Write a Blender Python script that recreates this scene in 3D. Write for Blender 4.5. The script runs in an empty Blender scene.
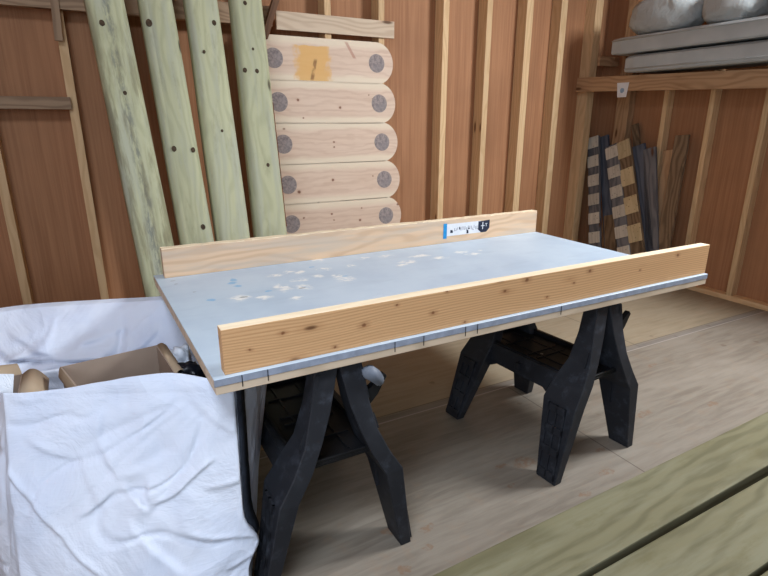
import bpy, bmesh, math, random
from mathutils import Vector, Matrix, noise
random.seed(7)
S = bpy.context.scene
COL = S.collection

# ---------------- camera ----------------
F = 536.0
PITCH = math.atan(168 / F)
YAW = math.atan(304 / math.hypot(F, 168))
CAM = Vector((0, 0, 1.55))
fw = Vector((math.sin(YAW) * math.cos(PITCH), math.cos(YAW) * math.cos(PITCH), -math.sin(PITCH)))
rt = Vector((math.cos(YAW), -math.sin(YAW), 0))
up = rt.cross(fw)
cam = bpy.data.cameras.new('camera')
cam.sensor_width = 36
cam.lens = F * 36 / 768
camo = bpy.data.objects.new('camera', cam)
camo.matrix_world = Matrix(((rt.x, up.x, -fw.x, CAM.x), (rt.y, up.y, -fw.y, CAM.y), (rt.z, up.z, -fw.z, CAM.z), (0, 0, 0, 1)))
COL.objects.link(camo)
S.camera = camo
# ---------------- world, lights, exposure ----------------
W = bpy.data.worlds.new('world')
S.world = W
W.use_nodes = True
bg = W.node_tree.nodes['Background']
bg.inputs[0].default_value = (0.80, 0.88, 1.0, 1)
bg.inputs[1].default_value = 0.10


def area(name, loc, target, sx, sy, power, col):
    l = bpy.data.lights.new(name, 'AREA')
    l.shape = 'RECTANGLE'
    l.size = sx
    l.size_y = sy
    l.energy = power
    l.color = col
    o = bpy.data.objects.new(name, l)
    o.location = loc
    o.rotation_euler = (Vector(target) - Vector(loc)).to_track_quat('-Z', 'Y').to_euler()
    COL.objects.link(o)
    return o


area('roof_light_daylight', (4.3, 1.0, 3.20), (1.7, 1.9, 0.0), 0.9, 0.8, 290, (0.93, 0.97, 1.0))
area('front_fill_light', (-0.4, 0.4, 3.15), (-0.1, 1.4, 0.3), 1.1, 0.7, 60, (0.80, 0.89, 1.0))  # added fill lamp to brighten the white bag, not a known roof opening
area('doorway_daylight', (-1.3, -1.3, 1.9), (3.0, 3.2, 1.2), 1.6, 1.6, 62, (0.80, 0.89, 1.0))
S.view_settings.view_transform = 'Standard'
S.view_settings.look = 'None'
S.view_settings.exposure = -0.25
S.view_settings.gamma = 1.0


# ---------------- materials ----------------
def srgb(r, g, b):
    f = lambda c: (c / 255 / 12.92) if c / 255 <= 0.04045 else ((c / 255 + 0.055) / 1.055) ** 2.4
    return (f(r), f(g), f(b), 1)


class NT:
    def __init__(s, name, rough=0.7):
        s.m = bpy.data.materials.new(name)
        s.m.use_nodes = True
        s.t = s.m.node_tree
        s.b = s.t.nodes['Principled BSDF']
        s.b.inputs['Roughness'].default_value = rough
        s.b.inputs['Specular IOR Level'].default_value = 0.3
        tc = s.t.nodes.new('ShaderNodeTexCoord')
        s.obj = tc.outputs['Object']

    def n(s, typ, **kw):
        x = s.t.nodes.new(typ)
        for k, v in kw.items():
            setattr(x, k, v)
        return x

    def link(s, a, b):
        s.t.links.new(a, b)

    def map(s, scale=(1, 1, 1), loc=None, vec=None):
        x = s.n('ShaderNodeMapping')
        x.inputs['Scale'].default_value = scale
        if loc is not None:
            if isinstance(loc, tuple):
                x.inputs['Location'].default_value = loc
            else:
                s.link(loc, x.inputs['Location'])
        s.link(vec or s.obj, x.inputs['Vector'])
        return x.outputs[0]

    def rnd(s, k=37.0):
        i = s.n('ShaderNodeObjectInfo')
        return s.math('MULTIPLY', i.outputs['Random'], k)

    def noise(s, vec, scale=1.0, detail=4, rough=0.55, dist=0.0):
        x = s.n('ShaderNodeTexNoise')
        x.inputs['Scale'].default_value = scale
        x.inputs['Detail'].default_value = detail
        x.inputs['Roughness'].default_value = rough
        x.inputs['Distortion'].default_value = dist
        s.link(vec, x.inputs['Vector'])
        return x.outputs['Fac']

    def math(s, op, a, b=None, c=None):
        x = s.n('ShaderNodeMath', operation=op)
        for i, v in enumerate((a, b, c)):
            if v is None:
                continue
            if isinstance(v, (int, float)):
                x.inputs[i].default_value = v
            else:
                s.link(v, x.inputs[i])
        return x.outputs[0]

    def range(s, v, a, b, c=0.0, d=1.0):
        x = s.n('ShaderNodeMapRange', interpolation_type='SMOOTHSTEP')
        s.link(v, x.inputs[0])
        for i, q in enumerate((a, b, c, d)):
            x.inputs[i + 1].default_value = q
        return x.outputs[0]

    def mix(s, fac, a, b, blend='MIX'):
        x = s.n('ShaderNodeMix', data_type='RGBA', blend_type=blend)
        for idx, v in ((0, fac), (6, a), (7, b)):
            if isinstance(v, (int, float, tuple)):
                x.inputs[idx].default_value = v
            else:
                s.link(v, x.inputs[idx])
        return x.outputs[2]

    def sep(s, vec=None):
        x = s.n('ShaderNodeSeparateXYZ')
        s.link(vec or s.obj, x.inputs[0])
        return x.outputs

    def spots(s, lst, distort=0.02, dscale=14.0, soft=0.35):
        """mask of irregular blots at given object-space places (x, y, rx, ry) in the XY plane"""
        nz = s.n('ShaderNodeTexNoise')
        nz.inputs['Scale'].default_value = dscale
        nz.inputs['Detail'].default_value = 4
        s.link(s.obj, nz.inputs['Vector'])
        vm = s.n('ShaderNodeVectorMath', operation='MULTIPLY_ADD')
        s.link(nz.outputs['Color'], vm.inputs[0])
        vm.inputs[1].default_value = (distort * 2, distort * 2, 0)
        s.link(s.obj, vm.inputs[2])
        out = None
        for (x, y, rx, ry) in lst:
            mp = s.map((1 / rx, 1 / ry, 0.0), (-(x + distort) / rx, -(y + distort) / ry, 0), vm.outputs[0])
            ln = s.n('ShaderNodeVectorMath', operation='LENGTH')
            s.link(mp, ln.inputs[0])
            k = s.range(ln.outputs['Value'], 1.0, 1.0 - soft)
            out = k if out is None else s.math('MAXIMUM', out, k)
        return out

    def bump(s, h, strength=0.3, dist=0.01):
        x = s.n('ShaderNodeBump')
        x.inputs['Strength'].default_value = strength
        x.inputs['Distance'].default_value = dist
        s.link(h, x.inputs['Height'])
        s.link(x.outputs[0], s.b.inputs['Normal'])

    def done(s, col):
        if isinstance(col, tuple):
            s.b.inputs['Base Color'].default_value = col
        else:
            s.link(col, s.b.inputs['Base Color'])
        return s.m


def wood(name, light, dark, knot=(90, 55, 30), knots=0.5, ring=26.0, contrast=0.6, rough=0.75, stain=None, stain_amt=0.5, grey=None, kscale=(2.6, 9, 9), vary=0.12, bands=1.0):
    m = NT(name, rough)
    r = m.rnd()
    off = m.n('ShaderNodeCombineXYZ')
    m.link(r, off.inputs[0]); m.link(r, off.inputs[1]); m.link(r, off.inputs[2])
    o = off.outputs[0]
    streak = m.noise(m.map((1.2, ring * 2.2, ring * 2.2), o), 1.0, 5, 0.6, 0.4)
    warp = m.noise(m.map((1.3, 5, 5), o), 1.0, 2)
    x, y, z = m.sep()
    # growth rings: distorted bands along the grain
    d = m.math('ADD', m.math('MULTIPLY', m.math('ADD', y, m.math('MULTIPLY', z, 1.0)), ring * 2.5), m.math('MULTIPLY', warp, 13.0 * bands))
    band = m.math('PINGPONG', d, 1.0)
    band = m.range(band, 0.25, 0.95)
    g = m.math('ADD', m.math('MULTIPLY', band, 0.5), m.math('MULTIPLY', streak, 0.7))
    g = m.range(g, 0.2, 0.9)
    g = m.math('MULTIPLY', g, contrast)
    col = m.mix(g, srgb(*light), srgb(*dark))
    if grey:
        gz = m.noise(m.map((0.7, 6, 6), o), 2.0, 4, 0.65)
        col = m.mix(m.range(gz, 0.42, 0.68, 0, 0.8), col, srgb(*grey))
    if stain:
        sz = m.noise(m.map((2.0, 7, 7), o), 2.0, 5, 0.7)
        col = m.mix(m.range(sz, 0.52, 0.72, 0, stain_amt), col, srgb(*stain))
    if knots > 0:
        v = m.n('ShaderNodeTexVoronoi')
        v.inputs['Scale'].default_value = 1.0
        m.link(m.map(kscale, o), v.inputs['Vector'])
        sc = m.n('ShaderNodeSeparateColor')
        m.link(v.outputs['Color'], sc.inputs[0])
        k = m.math('MULTIPLY', m.range(v.outputs['Distance'], 0.17, 0.07), m.math('GREATER_THAN', sc.outputs[0], 1 - knots))
        halo = m.math('MULTIPLY', m.range(v.outputs['Distance'], 0.36, 0.1), m.math('GREATER_THAN', sc.outputs[0], 1 - knots))
        col = m.mix(m.math('MULTIPLY', halo, 0.35), col, srgb(*dark))
        col = m.mix(m.math('MULTIPLY', k, 0.85), col, srgb(*knot))
    hsv = m.n('ShaderNodeHueSaturation')
    inf = m.n('ShaderNodeObjectInfo')
    m.link(m.range(inf.outputs['Random'], 0, 1, 1 - vary, 1 + vary), hsv.inputs['Value'])
    m.link(col, hsv.inputs['Color'])
    m.bump(streak, 0.25, 0.004)
    return m.done(hsv.outputs[0])


M = {}
M['stud'] = wood('pale_pine', (222, 190, 148), (194, 156, 112), ring=18, knots=0.35, contrast=0.45, vary=0.08)
M['rail'] = wood('brown_pine', (194, 158, 122), (152, 116, 84), ring=16, knots=0.6, contrast=0.6)
M['oldrail'] = wood('dull_pine', (172, 146, 120), (122, 98, 78), ring=16, knots=0.6, contrast=0.6)
M['batten'] = wood('pale_batten', (222, 202, 178), (186, 160, 134), ring=14, knots=0.7, contrast=0.5)
M['beam'] = wood('larch_beam', (222, 178, 131), (178, 129, 86), ring=80, knots=0.42, contrast=0.5, bands=0.9, vary=0.02, kscale=(5, 15, 15))
M['beam2'] = wood('sawn_beam', (224, 194, 162), (190, 156, 126), ring=14, knots=0.25, contrast=0.5, grey=(198, 184, 168), vary=0.02)
M['beamtop'] = wood('pale_beam_top', (250, 234, 204), (228, 204, 166), ring=14, knots=0.1, contrast=0.35, vary=0.02)  # paler tone given only to the upward faces of both beams
M['green'] = wood('treated_green_post', (188, 190, 156), (146, 148, 118), knot=(60, 46, 38), ring=12, knots=0.3, contrast=0.34, grey=(174, 178, 160), kscale=(3.2, 9, 9), stain=(128, 124, 98), stain_amt=0.35, vary=0.05)
M['sleeper'] = wood('treated_green_sleeper', (126, 122, 94), (92, 88, 62), knot=(84, 70, 48), ring=10, knots=0.5, contrast=0.6, grey=(134, 132, 108), stain=(104, 98, 62), stain_amt=0.45, kscale=(2.2, 5, 5), vary=0.04, bands=0.7)
M['darkwood'] = wood('dark_stained_timber', (112, 82, 62), (78, 54, 40), ring=14, knots=0.3, contrast=0.6)
M['greywood'] = wood('weathered_grey', (118, 118, 122), (78, 80, 86), ring=14, knots=0.3, contrast=0.7)
M['bluewood'] = wood('weathered_blue_grey', (104, 110, 124), (66, 72, 84), ring=14, knots=0.3, contrast=0.7)
M['brownwood'] = wood('weathered_brown', (138, 116, 92), (96, 78, 60), ring=14, knots=0.4, contrast=0.8, stain=(70, 60, 48), stain_amt=0.7)
M['chip'] = wood('pale_spacer_block', (204, 198, 186), (166, 160, 148), ring=12, knots=0.8, contrast=0.4, knot=(80, 66, 54), kscale=(30, 30, 30))
M['chip2'] = wood('yellow_spacer_block', (200, 182, 146), (164, 144, 108), ring=12, knots=0.8, contrast=0.4, knot=(86, 66, 48), kscale=(30, 30, 30))


def mk_ply():
    m = NT('red_brown_plywood', 0.7)
    g1 = m.noise(m.map((60, 60, 1.3)), 1.0, 5, 0.6, 0.3)
    g2 = m.noise(m.map((9, 9, 0.5)), 1.0, 3)
    g3 = m.noise(m.obj, 1.3, 3)
    col = m.mix(m.range(g1, 0.3, 0.7), srgb(178, 130, 95), srgb(157, 111, 79))
    col = m.mix(m.range(g2, 0.35, 0.7, 0, 0.45), col, srgb(186, 138, 101))
    col = m.mix(m.range(g3, 0.45, 0.7, 0, 0.3), col, srgb(138, 98, 71))
    m.bump(g1, 0.15, 0.002)
    return m.done(col)


M['ply'] = mk_ply()


def mk_floor():
    m = NT('worn_plywood_floor', 0.6)
    x, y, z = m.sep()
    g1 = m.noise(m.map((3.0, 28, 1)), 1.0, 5, 0.6, 0.5)
    g2 = m.noise(m.map((1.2, 2.4, 1)), 1.3, 4)
    g3 = m.noise(m.obj, 9.0, 5, 0.7)
    col = m.mix(m.range(g1, 0.3, 0.72), srgb(142, 134, 122), srgb(120, 111, 100))
    col = m.mix(m.range(g2, 0.4, 0.7, 0, 0.45), col, srgb(152, 144, 133))
    col = m.mix(m.range(g3, 0.52, 0.75, 0, 0.45), col, srgb(146, 126, 106))
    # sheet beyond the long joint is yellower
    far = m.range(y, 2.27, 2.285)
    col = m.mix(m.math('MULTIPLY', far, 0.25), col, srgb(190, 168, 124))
    # grime speckles
    v = m.n('ShaderNodeTexVoronoi')
    v.inputs['Scale'].default_value = 7.0
    m.link(m.obj, v.inputs['Vector'])
    sc = m.n('ShaderNodeSeparateColor')
    m.link(v.outputs['Color'], sc.inputs[0])
    d2 = m.math('ADD', v.outputs['Distance'], m.math('MULTIPLY', m.noise(m.obj, 40, 2), 0.18))
    k = m.math('MULTIPLY', m.range(d2, 0.28, 0.16), m.math('GREATER_THAN', sc.outputs[0], 0.72))
    col = m.mix(m.math('MULTIPLY', k, 0.5), col, srgb(104, 84, 66))
    st = m.spots(FLOOR_STAINS, 0.03, 20, 0.3)
    gr = m.range(m.noise(m.obj, 45, 3, 0.7), 0.35, 0.6)
    col = m.mix(m.math('MULTIPLY', m.math('MULTIPLY', st, gr), 0.55), col, srgb(132, 100, 74))
    # joints
    j1 = m.range(m.math('ABSOLUTE', m.math('SUBTRACT', y, 2.225)), 0.006, 0.003)
    j2 = m.math('MULTIPLY', m.range(m.math('ABSOLUTE', m.math('SUBTRACT', x, 2.06)), 0.0045, 0.002), m.math('LESS_THAN', y, 2.22))
    j3 = m.math('MULTIPLY', m.range(m.math('ABSOLUTE', m.math('SUBTRACT', x, 3.30)), 0.0045, 0.002), m.math('GREATER_THAN', y, 2.23))
    j4 = m.range(m.math('ABSOLUTE', m.math('SUBTRACT', y, 2.285)), 0.005, 0.002)
    col = m.mix(m.math('MULTIPLY', j1, 0.7), col, srgb(176, 170, 164))
    col = m.mix(m.math('MULTIPLY', m.math('MAXIMUM', m.math('MAXIMUM', j2, j3), j4), 0.7), col, srgb(84, 74, 64))
    strip = m.math('MULTIPLY', m.range(y, 2.225, 2.23), m.range(y, 2.285, 2.28))
    col = m.mix(m.math('MULTIPLY', strip, 0.3), col, srgb(110, 108, 110))
    m.bump(g3, 0.1, 0.003)
    return m.done(col)


FLOOR_STAINS = [(1.62, 1.60, .07, .055), (1.50, 1.63, .04, .02), (1.70, 1.30, .04, .015), (0.85, 1.52, .05, .03), (0.98, 1.46, .035, .02),
                (0.93, 1.37, .02, .014), (0.80, 1.32, .03, .02), (2.02, 1.50, .04, .02), (1.45, 1.50, .03, .012), (2.5, 1.62, .09, .025), (2.62, 1.95, .05, .03),
                (3.1, 2.0, .06, .02), (0.75, 1.22, .035, .02), (3.3, 2.6, .06, .03), (2.95, 1.5, .05, .03), (1.9, 1.36, .05, .018)]
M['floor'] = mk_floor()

TABLE_SPOTS = []


def simple(name, rgb, rough=0.6, nscale=20, var=0.12, bump=0.15, metallic=0.0, spec=0.3):
    m = NT(name, rough)
    n = m.noise(m.obj, nscale, 4)
    c = srgb(*rgb)
    c2 = tuple(v * (1 - var * 2) for v in c[:3]) + (1,)
    col = m.mix(m.range(n, 0.3, 0.7), c, c2)
    m.b.inputs['Metallic'].default_value = metallic
    m.b.inputs['Specular IOR Level'].default_value = spec
    if bump:
        m.bump(n, bump, 0.003)
    return m.done(col)


def mk_plastic():
    m = NT('dusty_black_plastic', 0.55)
    n = m.noise(m.obj, 14, 5, 0.7)
    n2 = m.noise(m.obj, 4, 3)
    col = m.mix(m.range(n, 0.5, 0.8, 0, 0.6), srgb(36, 38, 44), srgb(78, 84, 96))
    col = m.mix(m.range(n2, 0.5, 0.75, 0, 0.35), col, srgb(80, 84, 92))
    m.bump(n, 0.15, 0.002)
    return m.done(col)


M['plastic'] = mk_plastic()
M['plastic2'] = simple('matt_black_plastic', (24, 25, 29), 0.5, 12, 0.2)
M['greyplastic'] = simple('grey_plastic_handle', (120, 128, 142), 0.5)
M['card'] = simple('brown_cardboard', (166, 148, 134), 0.85, 6, 0.08)
M['cardedge'] = simple('cardboard_pale_flap', (178, 158, 134), 0.85, 6, 0.08)
M['screw'] = simple('zinc_screw', (150, 150, 150), 0.4, 20, 0.1, 0, 0.9)
M['mark'] = simple('black_pen', (24, 26, 32), 0.8, 20, 0.1, 0)
M['paper'] = simple('white_paper_label', (226, 230, 236), 0.6, 30, 0.04, 0)
M['bluepaper'] = simple('bright_blue_print', (40, 150, 215), 0.6, 30, 0.1, 0)
M['darkprint'] = simple('navy_print', (38, 46, 66), 0.6, 30, 0.1, 0)
M['greyprint'] = simple('grey_print', (120, 124, 140), 0.6, 30, 0.1, 0)
M['ply_edge'] = wood('pale_ply_edge', (222, 202, 178), (184, 164, 140), ring=10, knots=0.0, contrast=0.5, vary=0.02)
M['strap'] = simple('black_webbing', (38, 44, 56), 0.8, 60, 0.25, 0.4)
M['blackbag'] = simple('black_plastic_bag', (22, 26, 36), 0.35, 10, 0.2, 0.4)


def mk_cloth(name, rgb, rgb2, rough=0.6, wrinkle=0.5, wscale=5.0, facet=1.0):
    m = NT(name, rough)
    big = m.noise(m.map((1, 1, 1)), wscale, 5, 0.6, 1.2)
    ridge = m.math('ABSOLUTE', m.math('SUBTRACT', big, 0.5))
    nv = m.n('ShaderNodeTexNoise'); nv.inputs['Scale'].default_value = 2.2; nv.inputs['Detail'].default_value = 3
    m.link(m.obj, nv.inputs['Vector'])
    ad = m.n('ShaderNodeVectorMath', operation='MULTIPLY_ADD'); m.link(nv.outputs['Color'], ad.inputs[0]); ad.inputs[1].default_value = (.5, .5, .5); m.link(m.obj, ad.inputs[2])
    fac = None
    for (sc_, wt, rot) in ((4.2, 1.0, .6), (8.5, .45, -.5), (17.0, .2, .3)):
        mp = m.n('ShaderNodeMapping'); mp.inputs['Scale'].default_value = (1.0, 1.0, .55); mp.inputs['Rotation'].default_value = (rot, rot, 0)
        m.link(ad.outputs[0], mp.inputs['Vector'])
        vo = m.n('ShaderNodeTexVoronoi'); vo.inputs['Scale'].default_value = sc_; m.link(mp.outputs[0], vo.inputs['Vector'])
        t_ = m.math('MULTIPLY', vo.outputs['Distance'], wt * 4.2 / sc_)
        fac = t_ if fac is None else m.math('ADD', fac, t_)
    weave = m.noise(m.map((1.2, 1.2, 40)), 9.0, 2)
    col = m.mix(m.range(m.noise(m.obj, 3, 4), 0.35, 0.7), srgb(*rgb), srgb(*rgb2))
    h = m.math('ADD', m.math('MULTIPLY', ridge, -1.0), m.math('ADD', m.math('MULTIPLY', fac, facet), m.math('MULTIPLY', weave, 0.04)))
    m.bump(h, wrinkle, 0.03)
    return m.done(col)


M['bag'] = mk_cloth('white_woven_polypropylene', (226, 234, 250), (216, 227, 248), 0.5, 0.6, 3.0, 1.3)
M['bagback'] = mk_cloth('white_woven_polypropylene_creased', (222, 230, 246), (206, 217, 240), 0.5, 0.6, 2.2, 1.3)
M['vinyl'] = mk_cloth('grey_vinyl', (178, 186, 188), (166, 174, 177), 0.5, 0.15, 3.0, 0.1)
M['vinylbag'] = mk_cloth('grey_vinyl_creased', (180, 188, 190), (166, 174, 177), 0.5, 0.6, 7.0)
M['film'] = mk_cloth('clear_white_film', (214, 222, 234), (196, 206, 222), 0.3, 0.6, 9.0)


# ---------------- mesh helpers ----------------
def link(name, bm, mat, parent=None, smooth=False):
    me = bpy.data.meshes.new(name)
    bmesh.ops.recalc_face_normals(bm, faces=bm.faces)
    bm.to_mesh(me)
    bm.free()
    for mm in (mat if isinstance(mat, (list, tuple)) else [mat]):
        me.materials.append(M[mm] if isinstance(mm, str) else mm)
    if smooth:
        for p in me.polygons:
            p.use_smooth = True
    o = bpy.data.objects.new(name, me)
    COL.objects.link(o)
    if parent:
        o.parent = parent
    return o


def tag(o, label, cat, group=None):
    o['label'] = label
    o['category'] = cat
    if group:
        o['group'] = group
    return o


def struct(o):
    o['kind'] = 'structure'
    return o


def empty(name, loc, rz=0):
    o = bpy.data.objects.new(name, None)
    o.location = loc
    o.rotation_euler = (0, 0, rz)
    o.empty_display_size = 0.1
    COL.objects.link(o)
    return o


def box(bm, x0, x1, y0, y1, z0, z1, bevel=0.0, seg=2, mi=0, mtx=None):
    vs = [bm.verts.new((x, y, z)) for x in (x0, x1) for y in (y0, y1) for z in (z0, z1)]
    f = [(0, 1, 3, 2), (4, 6, 7, 5), (0, 4, 5, 1), (2, 3, 7, 6), (0, 2, 6, 4), (1, 5, 7, 3)]
    fs = [bm.faces.new([vs[i] for i in q]) for q in f]
    for q in fs:
        q.material_index = mi
    if bevel > 0:
        es = list({e for q in fs for e in q.edges})
        r = bmesh.ops.bevel(bm, geom=es, offset=bevel, segments=seg, affect='EDGES', profile=0.6)
        vs = list({v for q in r['faces'] for v in q.verts} | {v for v in vs if v.is_valid})
    if mtx is not None:
        bmesh.ops.transform(bm, matrix=mtx, verts=[v for v in vs if v.is_valid])
    return vs


def prism(bm, pts, axis, a, b, mi=0):
    """extrude polygon pts (2-D) between a and b along axis"""
    def P(p, t):
        if axis == 'y':
            return (p[0], t, p[1])
        if axis == 'x':
            return (t, p[0], p[1])
        return (p[0], p[1], t)
    A = [bm.verts.new(P(p, a)) for p in pts]
    B = [bm.verts.new(P(p, b)) for p in pts]
    n = len(pts)
    fs = [bm.faces.new(A), bm.faces.new(B[::-1])]
    for i in range(n):
        fs.append(bm.faces.new([A[i], A[(i + 1) % n], B[(i + 1) % n], B[i]]))
    for f in fs:
        f.material_index = mi
    return A + B


def basis(p0, p1, upv):
    """local X along p0->p1, local Z near upv, origin mid"""
    p0, p1 = Vector(p0), Vector(p1)
    x = (p1 - p0).normalized()
    y = Vector(upv).cross(x).normalized()
    z = x.cross(y)
    c = (p0 + p1) / 2
    return Matrix(((x.x, y.x, z.x, c.x), (x.y, y.y, z.y, c.y), (x.z, y.z, z.z, c.z), (0, 0, 0, 1))), (p1 - p0).length


def timber(name, p0, p1, wy, hz, upv, mat, bevel=0.003, seg=2, rough=0.0, n=1, parent=None, smooth=False):
    mtx, L = basis(p0, p1, upv)
    bm = bmesh.new()
    box(bm, -L / 2, L / 2, -wy / 2, wy / 2, -hz / 2, hz / 2, bevel, seg)
    if n > 1:
        for i in range(1, n):
            x = -L / 2 + L * i / n
            bmesh.ops.bisect_plane(bm, geom=bm.verts[:] + bm.edges[:] + bm.faces[:], plane_co=(x, 0, 0), plane_no=(1, 0, 0))
        if rough:
            s = random.random() * 50
            for v in bm.verts:
                q = noise.noise_vector(Vector((v.co.x * 1.6 + s, round(v.co.y, 2) * 3, round(v.co.z, 2) * 3)))
                v.co.y += q.y * rough
                v.co.z += q.z * rough
    o = link(name, bm, mat, parent, smooth)
    o.matrix_world = mtx
    return o


def cyl(bm, r, y0, y1, cx=0, cz=0, seg=24, axis='y', mi=0):
    pts = [(cx + r * math.cos(2 * math.pi * i / seg), cz + r * math.sin(2 * math.pi * i / seg)) for i in range(seg)]
    return prism(bm, pts, axis, y0, y1, mi)


# ---------------- the setting ----------------
WY, SY = 4.31, 4.18         # back sheet, stud faces
WX, SX = 4.99, 4.90
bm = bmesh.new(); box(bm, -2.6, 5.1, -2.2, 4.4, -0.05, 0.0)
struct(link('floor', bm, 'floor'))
bm = bmesh.new(); box(bm, -2.6, 5.1, WY, WY + 0.012, 0.0, 3.3)
struct(link('wall_back', bm, 'ply'))
bm = bmesh.new(); box(bm, WX, WX + 0.012, -0.5, WY, 0.0, 3.3)
struct(link('wall_right', bm, 'ply'))
bm = bmesh.new(); box(bm, -2.6, -2.588, -0.9, WY, 0.0, 3.3)
struct(link('wall_left', bm, 'ply'))
bm = bmesh.new(); box(bm, -2.6, 5.0, -0.9, 4.3, 3.3, 3.33)
struct(link('ceiling', bm, 'ply'))
tn = [0]


def trim(p0, p1, wy, hz, upv, mat='stud'):
    tn[0] += 1
    return struct(timber('trim_%d' % tn[0], p0, p1, wy, hz, upv, mat))


STUDS = [-1.43, -0.96, -0.49, -0.025, 0.29, 0.61, 1.19, 1.775, 2.24, 2.87, 3.335, 3.81, 4.24]
for sx in STUDS:
    sw = 0.052 if sx < 2.5 else (0.06 if sx < 3.5 else 0.078)
    sx += (0.052 - sw) / 2
    trim((sx, (WY + SY) / 2, 0.045), (sx, (WY + SY) / 2, 3.25), sw, WY - SY - 0.002, (0, 1, 0))
trim((4.70, (WY + SY) / 2, 0.045), (4.70, (WY + SY) / 2, 3.25), 0.10, WY - SY, (0, 1, 0))
for sy in (3.455, 3.01, 2.555, 2.08, 1.6, 1.13, 0.66):
    trim(((WX + SX) / 2, sy, 0.045), ((WX + SX) / 2, sy, 3.25), 0.047, WX - SX - 0.002, (1, 0, 0))
trim(((WX + SX) / 2, 3.93, 0.045), ((WX + SX) / 2, 3.93, 3.25), 0.15, WX - SX - 0.002, (1, 0, 0), 'rail')
o = timber('baseboard_right', ((WX + SX) / 2, -0.4, 0.0225), ((WX + SX) / 2, 4.15, 0.0225), WX - SX, 0.045, (0, 0, 1), 'stud'); struct(o)
o = timber('baseboard_back', (-2.5, (WY + SY) / 2, 0.0225), (4.98, (WY + SY) / 2, 0.0225), WY - SY, 0.045, (0, 0, 1), 'stud'); struct(o)
# horizontal rails nailed to the studs
trim((-1.6, SY - 0.024, 1.652), (-0.035, SY - 0.024, 1.652), 0.046, 0.075, (0, 0, 1), 'oldrail')
trim((-1.6, SY - 0.026, 2.26), (1.32, SY - 0.026, 2.26), 0.05, 0.13, (0, 0, 1), 'oldrail')
trim((1.36, SY - 0.012, 2.245), (2.345, SY - 0.012, 2.245), 0.022, 0.125, (0, 0, 1), 'batten')
trim((4.70, SY - 0.06, 2.12), (4.98, SY - 0.06, 2.12), 0.03, 0.09, (0, 0, 1), 'rail')


# ---------------- table: sheet on two sawhorses ----------------
ZT = 0.822
TX0, TX1, TY0, TY1 = 0.236, 2.63, 1.484, 2.735


def px_z(x, y, z):
    r = fw + rt * ((x - 384) / F) + up * ((288 - y) / F)
    return CAM + r * ((z - CAM.z) / r.z)


def px_y(x, y, Y):
    r = fw + rt * ((x - 384) / F) + up * ((288 - y) / F)
    return CAM + r * (Y / r.y)


def px_x(x, y, X):
    r = fw + rt * ((x - 384) / F) + up * ((288 - y) / F)
    return CAM + r * (X / r.x)


table = empty('work_table', ((TX0 + TX1) / 2, (TY0 + TY1) / 2, 0.77))
tag(table, 'blue-grey sheet work surface with pale plywood underside laid across two black sawhorses', 'table')
tc = table.location.copy()


def mk_top():
    m = NT('blue_grey_painted_sheet', 0.42)
    m.b.inputs['Specular IOR Level'].default_value = 0.5
    white, blue, dark = [], [], []
    for (px, py, rx, ry) in [(188, 262, .045, .03), (178, 264, .025, .02), (240, 298, .05, .03), (262, 297, .04, .022), (283, 288, .035, .05), (300, 280, .05, .02), (318, 276, .03, .02), (300, 272, .03, .02), (325, 269, .04, .02), (276, 275, .04, .02),
                              (288, 272, .03, .02), (303, 287, .04, .03), (345, 279, .05, .03), (337, 276, .03, .02), (318, 260, .03, .02), (352, 266, .03, .015), (362, 258, .04, .02), (385, 256, .04, .015), (408, 262, .05, .03),
                              (420, 256, .07, .025), (440, 258, .06, .02), (402, 265, .03, .02), (462, 252, .05, .02), (474, 254, .05, .018), (480, 250, .03, .01), (296, 298, .03, .02)]:
        p = px_z(px, py, ZT) - tc
        white.append((p.x, p.y, rx * 1.25, ry * 1.8))
    for (px, py, rx, ry) in [(211, 300, .022, .02), (234, 280, .018, .03), (238, 286, .02, .02), (232, 283, .03, .02), (268, 291, .02, .01), (312, 267, .02, .012), (345, 276, .02, .01)]:
        p = px_z(px, py, ZT) - tc
        blue.append((p.x, p.y, rx, ry))
    for (px, py, rx, ry) in [(244, 297, .022, .010), (262, 318, .02, .004), (302, 288, .02, .008), (173, 281, .015, .005), (176, 284, .012, .005), (195, 292, .01, .004)]:
        p = px_z(px, py, ZT) - tc
        dark.append((p.x, p.y, rx, ry))
    n = m.noise(m.obj, 3.0, 4, 0.6)
    n2 = m.noise(m.map((1.5, 6, 1)), 2.0, 4, 0.6)
    col = m.mix(m.range(n, 0.35, 0.7), srgb(196, 214, 230), srgb(184, 203, 222))
    col = m.mix(m.range(n2, 0.5, 0.72, 0, 0.35), col, srgb(168, 187, 206))
    br = m.range(m.noise(m.obj, 26, 4, 0.7), 0.36, 0.56)
    col = m.mix(m.math('MULTIPLY', m.math('MULTIPLY', m.spots(white, 0.04, 22, 0.8), br), 0.9), col, srgb(250, 250, 246))
    col = m.mix(m.math('MULTIPLY', m.spots(blue, 0.015, 30, 0.4), 0.7), col, srgb(110, 180, 224))
    col = m.mix(m.math('MULTIPLY', m.spots(dark, 0.01, 40, 0.3), 0.7), col, srgb(96, 106, 112))
    m.bump(n, 0.05, 0.003)
    return m.done(col)


M['top'] = mk_top()
M['tape'] = simple('blue_grey_sheet_edge', (160, 170, 190), 0.7, 24, 0.12)
hx, hy = (TX1 - TX0) / 2, (TY1 - TY0) / 2


def skew(bm):
    for v in bm.verts:
        if v.co.x < 0 and v.co.y > 0:
            v.co.x -= .028; v.co.y += .028


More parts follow.
